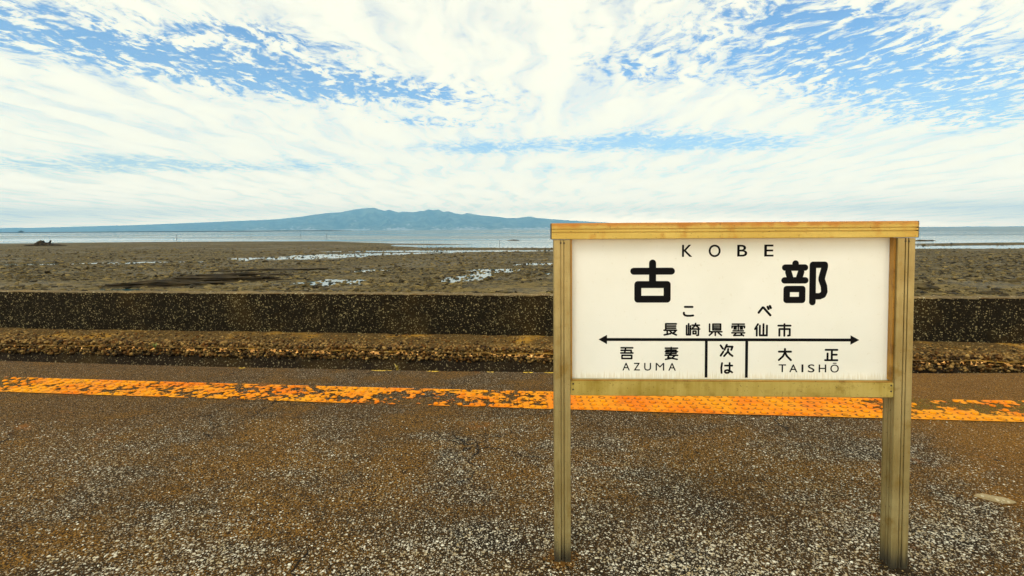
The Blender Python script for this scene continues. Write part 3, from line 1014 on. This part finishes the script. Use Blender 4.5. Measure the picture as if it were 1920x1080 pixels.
def mat_paint(masked):
    m, N, b = material('worn_orange_paint' if masked else 'orange_stud_paint')
    p = N.node('ShaderNodeNewGeometry').outputs['Position']
    px, py, pz = N.sep(p)
    v = N.noise(p, 3.0, 4, 0.6)
    col = N.mix(N.ramp(v, 0.35, 0.65), (0.80, 0.185, 0.003), (0.88, 0.30, 0.004))
    pale = N.ramp(N.noise(p, 1.3, 3), 0.50, 0.66)
    col = N.mix(N.mul(pale, 0.65), col, (0.84, 0.35, 0.006))
    dirt_and_ring_shade = N.ramp(N.noise(p, 16.0, 5, 0.7), 0.50, 0.70)
    col = N.mix(N.mul(dirt_and_ring_shade, 0.6), col, (0.28, 0.10, 0.010))
    N.put(b.inputs['Base Color'], col)
    b.inputs['Roughness'].default_value = 0.7
    b.inputs['Specular IOR Level'].default_value = 0.1
    N.put(b.inputs['Normal'], N.bump(N.noise(p, 70.0, 4, 0.7), 0.5, 0.004))
    if masked:
        ad = N.node('ShaderNodeAttribute', attribute_name='dirt_and_ring_shade')
        N.put(b.inputs['Base Color'], N.mix(N.m('MINIMUM', N.mul(ad.outputs['Fac'], 0.95), 0.92), col, (0.075, 0.030, 0.006)))  # painted outline shade round the studs, mixed over the paint colour
        at = N.node('ShaderNodeAttribute', attribute_name='wear')
        w = N.add(at.outputs['Fac'], N.mul(N.sub(N.noise(p, 48.0, 4, 0.7), 0.5), 0.75))
        a = N.ramp(w, 0.49, 0.53)
        # where the paint has worn thin only an olive yellow ghost of it is left
        fd = N.node('ShaderNodeAttribute', attribute_name='fade')
        ghost = N.mul(fd.outputs['Fac'], N.ramp(N.noise(p, 26.0, 4, 0.7), 0.42, 0.62))
        colg = b.inputs['Base Color'].links[0].from_socket
        N.put(b.inputs['Base Color'], N.mix(a, (0.20, 0.125, 0.012), colg))
        a = N.m('MAXIMUM', a, N.mul(ghost, 0.75))
        N.put(b.inputs['Alpha'], a)
    return m


M_PAINT, M_STUD = mat_paint(True), mat_paint(False)
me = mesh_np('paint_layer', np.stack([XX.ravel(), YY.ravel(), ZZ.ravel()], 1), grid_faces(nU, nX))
at = me.attributes.new('wear', 'FLOAT', 'POINT')
at.data.foreach_set('value', wear(XX, UU).ravel().astype(np.float32))
# dark outline ring painted at each stud foot in place of contact shade
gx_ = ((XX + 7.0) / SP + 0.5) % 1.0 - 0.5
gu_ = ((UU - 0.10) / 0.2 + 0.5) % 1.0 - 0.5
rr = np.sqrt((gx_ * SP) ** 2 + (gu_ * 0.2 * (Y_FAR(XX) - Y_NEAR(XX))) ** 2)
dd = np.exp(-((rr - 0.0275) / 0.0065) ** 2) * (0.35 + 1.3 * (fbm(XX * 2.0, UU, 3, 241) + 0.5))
at = me.attributes.new('fade', 'FLOAT', 'POINT')
at.data.foreach_set('value', (sstep(XX, 3.2, 3.8) + 0.6 * sstep(-XX, 4.9, 5.5)).ravel().astype(np.float32))
at = me.attributes.new('dirt_and_ring_shade', 'FLOAT', 'POINT')
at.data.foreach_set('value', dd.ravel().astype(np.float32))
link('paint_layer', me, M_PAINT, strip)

# studs: low domes in five rows
prof_ = [(0.025, 0.003), (0.0225, 0.011), (0.015, 0.0155), (0.0, 0.017)]
bm = bmesh.new()
rings = []
for (r_, z_) in prof_[:-1]:
    rings.append([bm.verts.new((r_ * math.cos(k * math.pi / 5), r_ * math.sin(k * math.pi / 5), z_)) for k in range(10)])
tv = bm.verts.new((0, 0, prof_[-1][1]))
for q in range(2):
    for k in range(10):
        bm.faces.new((rings[q][k], rings[q][(k + 1) % 10], rings[q + 1][(k + 1) % 10], rings[q + 1][k]))
for k in range(10):
    bm.faces.new((rings[2][k], rings[2][(k + 1) % 10], tv))
stud_me = bpy.data.meshes.new('stud')
bm.to_mesh(stud_me)
bm.free()
for p_ in stud_me.polygons: p_.use_smooth = True
stud_me.materials.append(M_STUD)
spots = []
for i in range(int(13.0 / SP)):
    for j in range(5):
        X0 = -7.0 + i * SP + 0.006 * random.uniform(-1, 1)
        U0 = 0.10 + 0.2 * j
        if float(wear(np.array([X0]), np.array([U0]))[0]) > 0.47 and random.random() < 0.93:
            spots.append((X0, float(Y_NEAR(X0) + (Y_FAR(X0) - Y_NEAR(X0)) * U0)))
vis = [s for s in spots if abs(s[0]) < 1.06 * s[1]]
vis.sort(key=lambda s: s[0] ** 2 + s[1] ** 2)
for (X0, Y0) in vis[:300]:
    o = link('stud', stud_me, None, strip)
    o.location = (X0, Y0, 0.002)
    o.rotation_euler = (0, 0, random.random() * 3)
rest = vis[300:] + [s for s in spots if abs(s[0]) >= 1.06 * s[1]]
if rest:
    sv = np.array([v.co[:] for v in stud_me.vertices])
    V, F4, F3 = [], [], []
    bm = bmesh.new()
    for (X0, Y0) in rest:
        vs = [bm.verts.new((c[0] + X0, c[1] + Y0, c[2] + 0.002)) for c in sv]
        for p_ in stud_me.polygons:
            bm.faces.new([vs[k] for k in p_.vertices])
    o = bm_obj('far_studs', bm, M_STUD, strip, True)
    o['kind'] = 'stuff'

# remains of a yellow line on the very edge of the platform
M_LINE, N, b = material('yellow_line_remains')
p = N.node('ShaderNodeNewGeometry').outputs['Position']
b.inputs['Base Color'].default_value = (0.80, 0.48, 0.02, 1)
b.inputs['Roughness'].default_value = 0.65
N.put(b.inputs['Alpha'], N.ramp(N.noise(p, 24.0, 4, 0.7), 0.46, 0.52))
edge_line = bpy.data.objects.new('edge_line', None)
COL.objects.link(edge_line)
tag(edge_line, 'few scraps of yellow paint left along the far edge of the platform', 'paint line')
for (x0, x1) in [(-1.66, -1.42), (-1.02, -0.86), (-0.30, -0.22), (0.12, 0.24), (0.36, 0.58), (-3.3, -3.22), (2.4, 2.6)]:
    xq = np.linspace(x0, x1, 8)
    wv_ = 0.022 * (0.5 + np.sin(np.linspace(0.2, 2.9, 8)))
    yq = Y_EDGE(xq) - 0.045
    v_ = np.concatenate([np.stack([xq, yq - wv_, np.full(8, 0.005)], 1), np.stack([xq, yq + wv_ * 0.3, np.full(8, 0.005)], 1)])
    link('paint_scrap', mesh_np('paint_scrap', v_, grid_faces(2, 8)), M_LINE, edge_line)

# broken flake of concrete lying on the right of the platform
bm = bmesh.new()
outline = [(-.13, .015), (-.06, .055), (.02, .048), (.085, .03), (.15, -.005), (.09, -.04), (.03, -.055), (-.05, -.03)]
a_v = [bm.verts.new((x_, y_, 0.0)) for x_, y_ in outline]
b_v = [bm.verts.new((x_ * .9, y_ * .88, 0.012 + 0.007 * random.random())) for x_, y_ in outline]
cv = bm.verts.new((0.01, 0.0, 0.020))
for k in range(8):
    bm.faces.new((a_v[k], a_v[(k + 1) % 8], b_v[(k + 1) % 8], b_v[k]))
    bm.faces.new((b_v[k], b_v[(k + 1) % 8], cv))
bm.faces.new(a_v[::-1])
M_FLAKE = mat_speckle('pale_concrete_flake', (0.20, 0.15, 0.08), (0.60, 0.52, 0.36), (0.38, 0.27, 0.12), 60.0, 0.4, 0.006)
o = bm_obj('concrete_flake', bm, M_FLAKE)
o.location = (2.90, 3.0, 0.001)
o.scale = (0.72, 0.72, 0.8)
o.rotation_euler = (0, 0, R(-20))
tag(o, 'thin pale flake of broken concrete lying on the platform, right of the sign', 'concrete flake')


# ------------------------------------------------------------------ weeds
def weed(name, loc, nbl, h0, lab, col):
    m, N, b = material('weed_leaf')
    b.inputs['Base Color'].default_value = (*col, 1)
    b.inputs['Roughness'].default_value = 0.6
    root = bpy.data.objects.new(name, None)
    COL.objects.link(root)
    root.location = loc
    tag(root, lab, 'weed')
    for i in range(nbl):
        a = random.random() * 6.28
        h_ = h0 * random.uniform(0.6, 1.1)
        lean = random.uniform(0.2, 0.9) * h_
        w_ = 0.010 + 0.006 * random.random()
        bm = bmesh.new()
        prev = None
        for k in range(5):
            t = k / 4
            ww = w_ * (1 - t) ** 0.7 + 0.0006
            c = Vector((lean * t ** 1.7 * math.cos(a), lean * t ** 1.7 * math.sin(a), h_ * (t - 0.25 * t * t)))
            sd = Vector((-math.sin(a), math.cos(a), 0)) * ww
            cur = (bm.verts.new(c - sd), bm.verts.new(c + sd + Vector((0, 0, 0.003))))
            if prev: bm.faces.new((prev[0], prev[1], cur[1], cur[0]))
            prev = cur
        bm_obj('blade', bm, m, root)


weed('weed', (-7.25, float(Y_KERB(-7.25)) - 0.02, -0.72), 9, 0.16, 'small green weed growing among the rusty stones at the left', (0.16, 0.19, 0.03))
weed('weed', (-1.36, float(Y_EDGE(-1.36)) - 0.015, 0.0), 5, 0.09, 'tiny yellow grass tuft on the platform edge left of the sign', (0.40, 0.28, 0.04))

# ------------------------------------------------------------------ the station name sign
sign = bpy.data.objects.new('station_name_sign', None)
COL.objects.link(sign)
sign.location = (0.201, 2.442, 0.0)
sign.rotation_euler = (0, 0, R(-2.26))
tag(sign, 'cream station name sign with black lettering on two bronze aluminium posts', 'station sign')


def grooved_square(x0, x1, y0, y1, front=(), side=(), gw=0.0026, gd=0.009, ch=0.0025):
    """outline with narrow grooves in the front (y0) and in both sides"""
    pts = [(x0 + ch, y0)]
    for f in front:
        c = x0 + (x1 - x0) * f
        pts += [(c - gw, y0), (c - gw * 0.7, y0 + gd), (c + gw * 0.7, y0 + gd), (c + gw, y0)]
    pts += [(x1 - ch, y0), (x1, y0 + ch)]
    for s in side:
        c = y0 + (y1 - y0) * s
        pts += [(x1, c - gw), (x1 - gd, c - gw * 0.7), (x1 - gd, c + gw * 0.7), (x1, c + gw)]
    pts += [(x1, y1 - ch), (x1 - ch, y1), (x0 + ch, y1), (x0, y1 - ch)]
    for s in reversed(side):
        c = y0 + (y1 - y0) * s
        pts += [(x0, c + gw), (x0 + gd, c + gw * 0.7), (x0 + gd, c - gw * 0.7), (x0, c - gw)]
    pts += [(x0, y0 + ch)]
    return pts


PW_, PD = 0.080, 0.082
for (x0, x1) in ((0.0, PW_), (1.614, 1.614 + PW_)):
    bm = bmesh.new()
    prism_bm(bm, grooved_square(x0, x1, 0.0, PD, (0.42, 0.60), (0.30, 0.52, 0.92)), -0.25, 1.5975)
    bm_obj('post', bm, M_POST, sign)
# top beam: profile in (y, z) swept along x
BZ0, BZ1, BY0, BY1 = 1.600, 1.678, -0.006, 0.090
g = 0.0030
bp = [(BY0 + .003, BZ0), (BY0, BZ0 + .003)]
for zc in (BZ0 + 0.033, BZ0 + 0.048):
    bp += [(BY0, zc - g), (BY0 + .010, zc - g * .7), (BY0 + .010, zc + g * .7), (BY0, zc + g)]
bp += [(BY0, BZ1 - .006), (BY0 + .006, BZ1), (BY1 - .004, BZ1), (BY1, BZ1 - .004), (BY1, BZ0)]
bm = bmesh.new()
prism_bm(bm, bp, -0.009, 1.700, 'X')
beam = bm_obj('top_beam', bm, M_BEAM, sign)
for x0 in (-0.0135, 1.7004):
    bm = bmesh.new()
    box_bm(bm, (x0, BY0 + .001, BZ0 + .001), (x0 + .004, BY1 - .001, BZ1 - .001))
    bm_obj('end_cap', bm, M_SCREW, beam)
# bottom rail
RZ0, RZ1 = 0.838, 0.909
bm = bmesh.new()
box_bm(bm, (PW_ + .001, 0.004, RZ0), (1.613, 0.078, RZ1), 0.003)
rail = bm_obj('bottom_rail', bm, M_RAIL, sign)
bm = bmesh.new()
box_bm(bm, (PW_ + .004, 0.006, RZ1 + .0005), (1.610, 0.018, RZ1 + .006), 0.0015)
bm_obj('rail_lip', bm, M_TRIM, rail)
# channel pieces that hold the panel at the sides
for (x0, x1) in ((PW_ + .001, PW_ + .009), (1.605, 1.613)):
    bm = bmesh.new()
    box_bm(bm, (x0, 0.012, RZ1 + .007), (x1, 0.0445, BZ0 - .001), 0.0015)
    bm_obj('side_channel', bm, M_TRIM, sign)
bm = bmesh.new()
box_bm(bm, (PW_ + .001, 0.0455, RZ1 + .001), (1.613, 0.060, BZ0 - .0005))
panel = bm_obj('panel', bm, M_PANEL, sign)


def screw(parent, x_, z_, y_=0.0, r_=0.0052):
    bm = bmesh.new()
    mt = Matrix.Translation((x_, y_, z_)) @ Matrix.Rotation(R(90), 4, 'X')
    bmesh.ops.create_cone(bm, cap_ends=True, segments=14, radius1=r_, radius2=r_ * 0.55, depth=0.004, matrix=mt)
    bm_obj('screw', bm, M_SCREW, parent)


for z_ in (0.868, 0.896):
    screw(rail, PW_ + 0.013, z_, 0.003)
    screw(rail, 1.600, z_, 0.003)
posts = [c for c in sign.children if c.name.startswith('post')]
for po, xa in zip(posts, (0.0, 1.614)):
    screw(po, xa + 0.034, 1.583, -0.001)
    screw(po, xa + 0.050, 1.5815, -0.001)

# sandy soil gathered round the feet of the posts
for (xa, lab) in ((0.0, 'orange sandy soil gathered round the foot of the left sign post'), (1.614, 'dark sandy soil gathered round the foot of the right sign post')):
    nr_, na_ = 10, 40
    vv = []
    for i in range(nr_):
        for j in range(na_):
            a = j / na_ * 2 * math.pi
            rr_ = (i / (nr_ - 1)) * (0.125 + 0.05 * mnoise.noise(Vector((math.cos(a) * 1.5 + xa, math.sin(a) * 1.5, 2.0))))
            hh = 0.013 * (1 - i / (nr_ - 1)) ** 1.2 + 0.004 * mnoise.noise(Vector((math.cos(a) * rr_ * 40, math.sin(a) * rr_ * 40, 7)))
            vv.append((xa + 0.04 + rr_ * math.cos(a), 0.03 + rr_ * math.sin(a), hh - (0.006 if i == nr_ - 1 else 0.001)))
    ff = [(i * na_ + j, i * na_ + (j + 1) % na_, (i + 1) * na_ + (j + 1) % na_, (i + 1) * na_ + j) for i in range(nr_ - 1) for j in range(na_)]
    sm = mesh_np('soil', vv, ff, True)
    ea = sm.attributes.new('edge', 'FLOAT', 'POINT')
    ea.data.foreach_set('value', np.repeat(np.linspace(0, 1, nr_), na_).astype(np.float32))
    o = link('soil', sm, M_SOIL if xa == 0 else M_SOILD)
    o.matrix_world = Matrix.Translation(sign.location) @ Matrix.Rotation(R(-2.26), 4, 'Z')
    tag(o, lab, 'soil', kind='stuff')

# ---- lettering: strokes in a 0..100 box (x right, y down)
GY = 0.0448     # panel front is at 0.0455
GLYPH = {
    'ko': (7.9, [[(9, 27), (91, 27)], [(50, 8), (50, 58)], [(18, 58), (82, 58), (82, 92), (18, 92), (18, 58)]]),
    'bu': (7.0, [[(30, 8), (30, 16)], [(8, 17), (50, 17)], [(15, 27), (19, 40)], [(42, 27), (38, 40)], [(7, 45), (51, 45)],
                 [(12, 64), (45, 64), (45, 88), (12, 88), (12, 64)], [(67, 11), (67, 93)], [(67, 11), (92, 11), (92, 16), (86, 40), (86, 44), (91, 58), (92, 70), (89, 77), (82, 80), (74, 80)]]),
    'hko': (9.0, [[(20, 12), (84, 12)], [(12, 64), (12, 76), (22, 87), (40, 91), (68, 91), (90, 88)]]),
    'hbe': (9.5, [[(8, 66), (36, 18), (42, 18), (92, 90)], [(72, 12), (79, 32)], [(88, 4), (95, 22)]]),
    'naga': (6.0, [[(17, 7), (17, 55)], [(17, 7), (92, 7)], [(17, 24), (88, 24)], [(17, 40), (88, 40)], [(6, 56), (94, 56)], [(28, 56), (28, 88)], [(7, 92), (52, 82)], [(45, 58), (60, 76), (93, 92)], [(86, 66), (66, 80)]]),
    'saki': (5.6, [[(6, 20), (6, 90), (33, 90)], [(20, 7), (20, 90)], [(33, 22), (33, 90)], [(45, 17), (95, 17)], [(69, 4), (69, 17), (48, 38)], [(69, 18), (90, 36)], [(42, 46), (97, 46)], [(52, 62), (52, 82), (72, 82), (72, 62), (52, 62)], [(89, 46), (89, 93), (78, 94)]]),
    'ken': (5.6, [[(8, 7), (8, 66), (97, 66)], [(32, 7), (88, 7), (88, 51), (32, 51), (32, 7)], [(32, 22), (88, 22)], [(32, 37), (88, 37)], [(50, 66), (50, 94)], [(28, 74), (7, 93)], [(72, 74), (94, 93)]]),
    'un': (5.2, [[(8, 6), (92, 6)], [(6, 34), (6, 21), (94, 21), (94, 34)], [(50, 6), (50, 46)], [(20, 32), (36, 32)], [(20, 43), (36, 43)], [(64, 32), (80, 32)], [(64, 43), (80, 43)], [(14, 57), (86, 57)], [(5, 72), (95, 72)], [(38, 72), (18, 92), (78, 90)], [(70, 80), (88, 94)]]),
    'sen': (6.5, [[(28, 7), (7, 44)], [(20, 34), (20, 93)], [(42, 18), (42, 91), (93, 91)], [(68, 7), (68, 91)], [(93, 18), (93, 92)]]),
    'shi': (6.5, [[(50, 7), (50, 93)], [(7, 18), (93, 18)], [(15, 92), (15, 43), (88, 43), (88, 90), (76, 92)]]),
    'go': (6.0, [[(8, 8), (93, 8)], [(42, 8), (33, 49)], [(8, 28), (82, 28), (82, 49)], [(6, 49), (94, 49)], [(14, 68), (86, 68), (86, 93), (14, 93), (14, 68)]]),
    'tsuma': (5.4, [[(6, 11), (94, 11)], [(10, 25), (84, 25), (84, 50), (10, 50)], [(6, 37), (94, 37)], [(48, 6), (48, 56)], [(5, 64), (95, 64)], [(40, 52), (24, 80), (92, 94)], [(76, 66), (52, 86), (8, 94)]]),
    'tsugi': (6.8, [[(9, 13), (24, 36)], [(28, 60), (10, 90)], [(52, 8), (36, 46)], [(48, 22), (92, 22), (84, 46)], [(62, 40), (60, 60), (34, 93)], [(60, 58), (72, 76), (92, 92)]]),
    'ha': (7.0, [[(15, 8), (9, 50), (12, 92)], [(38, 29), (94, 29)], [(74, 7), (74, 78), (66, 90), (48, 92), (37, 84), (40, 72), (56, 67), (74, 72), (94, 87)]]),
    'dai': (7.0, [[(8, 28), (92, 28)], [(50, 8), (50, 34), (36, 64), (8, 92)], [(50, 34), (64, 62), (92, 92)]]),
    'sei': (6.8, [[(10, 9), (92, 9)], [(54, 9), (54, 92)], [(54, 48), (88, 48)], [(24, 38), (24, 92)], [(7, 92), (93, 92)]]),
}
BOX = {
    'ko': (0.3724, 1.2874, 0.5940, 1.4984), 'bu': (1.0998, 1.2735, 1.3221, 1.4945), 'hko': (0.6288, 1.2175, 0.6861, 1.2727), 'hbe': (0.9891, 1.2203, 1.0553, 1.2724),
    'K': (0.6246, 1.5108, 0.6744, 1.5697), 'O': (0.7524, 1.5092, 0.8096, 1.5698), 'B': (0.8886, 1.5112, 0.9367, 1.5683), 'E': (1.0171, 1.5107, 1.0616, 1.5687),
    'naga': (0.5368, 1.1231, 0.6043, 1.1872), 'saki': (0.6451, 1.1225, 0.7138, 1.1873), 'ken': (0.7546, 1.1227, 0.8209, 1.1861), 'un': (0.8638, 1.1209, 0.9317, 1.1857),
    'sen': (0.9733, 1.1211, 1.0393, 1.1863), 'shi': (1.0842, 1.1205, 1.1519, 1.1864), 'go': (0.3267, 1.0065, 0.3927, 1.0688), 'tsuma': (0.5431, 1.0037, 0.6099, 1.0700),
    'tsugi': (0.8079, 1.0202, 0.8765, 1.0852), 'ha': (0.8123, 0.9368, 0.8743, 0.9944), 'dai': (1.0884, 1.0011, 1.1562, 1.0652), 'sei': (1.3088, 1.0014, 1.3760, 1.0623),
}


def stroke_bm(bm, pts, hw, k0):
    """round ended, round cornered stroke lying just in front of the panel"""
    k = k0
    for i, p in enumerate(pts):
        k += 1
        yk = GY - 0.000004 * (k % 60)
        bm.faces.new([bm.verts.new((p[0] + hw * math.cos(a * math.pi / 9), yk, p[1] + hw * math.sin(a * math.pi / 9))) for a in range(18)])
    for p, q in zip(pts[:-1], pts[1:]):
        k += 1
        yk = GY - 0.000004 * (k % 60)
        d = Vector((q[0] - p[0], q[1] - p[1]))
        if d.length < 1e-6: continue
        d.normalize()
        nx_, nz_ = -d.y * hw, d.x * hw
        bm.faces.new([bm.verts.new((a, yk, c)) for a, c in ((p[0] + nx_, p[1] + nz_), (p[0] - nx_, p[1] - nz_), (q[0] - nx_, q[1] - nz_), (q[0] + nx_, q[1] + nz_))])
    return k


def glyphs(keys):
    for key in keys:
        bm = bmesh.new()
        k = 0
        hw, strokes = GLYPH[key]
        if key not in ('ko', 'bu', 'hko', 'hbe'): hw *= 1.10
        x0, z0, x1, z1 = BOX[key]
        s = (x1 - x0 + z1 - z0) / 200.0
        for st in strokes:
            k = stroke_bm(bm, [(x0 + (x1 - x0) * p[0] / 100, z1 - (z1 - z0) * p[1] / 100) for p in st], hw * s, k)
        me = bpy.data.meshes.new('character')
        for f in bm.faces:
            f.normal_update()
            if f.normal.y > 0: f.normal_flip()
        bm.to_mesh(me)
        bm.free()
        link('character', me, M_INK, panel)


glyphs(['ko', 'bu'])
glyphs(['hko', 'hbe'])
glyphs(['naga', 'saki', 'ken', 'un', 'sen', 'shi'])
glyphs(['go', 'tsuma'])
glyphs(['tsugi', 'ha'])
glyphs(['dai', 'sei'])


def latin(items, grow):
    """letters of the built-in typeface fitted to (char, x0, z0, x1, z1)"""
    for ch, x0, z0, x1, z1 in items:
        cu = bpy.data.curves.new('letter', 'FONT')
        cu.body = ch
        cu.size = 1.0
        cu.offset = 0.0 if ch == 'M' else grow
        cu.resolution_u = 6
        tmp = bpy.data.objects.new('outline', cu)
        COL.objects.link(tmp)
        dg = bpy.context.evaluated_depsgraph_get()
        dg.update()
        me = bpy.data.meshes.new_from_object(tmp.evaluated_get(dg))
        me.name = 'letter'
        co = np.array([v.co[:] for v in me.vertices])
        lo, hi = co.min(0), co.max(0)
        for v in me.vertices:
            c = v.co
            v.co = (x0 + (c[0] - lo[0]) / (hi[0] - lo[0]) * (x1 - x0), GY, z0 + (c[1] - lo[1]) / (hi[1] - lo[1]) * (z1 - z0))
        me.materials.clear()
        link('letter', me, M_INK, panel)
        bpy.data.objects.remove(tmp)
        bpy.data.curves.remove(cu)


latin([(c, *BOX[c]) for c in 'KOBE'], 0.012)
zb = 0.0003
latin([('A', .3381, .9515, .3747, .9895), ('Z', .3928, .9515, .4242, .9895), ('U', .4443, .951, .4780, .9895), ('M', .5002, .9515, .5419, .9895), ('A', .5619, .9515, .5986, .9895)], 0.008)
latin([('T', 1.0933, .9465, 1.1282, .985), ('A', 1.1442, .9465, 1.1829, .985), ('I', 1.2022, .9465, 1.2112, .985), ('S', 1.2326, .946, 1.2642, .9855), ('H', 1.2838, .9465, 1.3199, .985), ('\u014c', 1.3393, .946, 1.3795, .9935)], 0.008)
# arrows and dividing lines
bm = bmesh.new()
ZA, hw = 1.1050, 0.0072
bars = [(0.2560, ZA - hw, 1.4360, ZA + hw, 0), (0.7383, 0.918, 0.7517, ZA - hw, 1), (0.9322, 0.918, 0.9460, ZA - hw, 2)]
for (x0, z0, x1, z1, k) in bars:
    bm.faces.new([bm.verts.new((a, GY - 0.00001 * k, c)) for a, c in ((x0, z0), (x1, z0), (x1, z1), (x0, z1))])
for (xt, xb) in ((0.2209, 0.2625), (1.4733, 1.4318)):
    bm.faces.new([bm.verts.new((a, GY - 0.00004, c)) for a, c in ((xt, ZA), (xb, ZA - 0.0230), (xb, ZA + 0.0230))])
o = bm_obj('arrow_line', bm, M_INK, panel)
o['label'] = 'black line with an arrowhead at each end and two dividing lines below it'
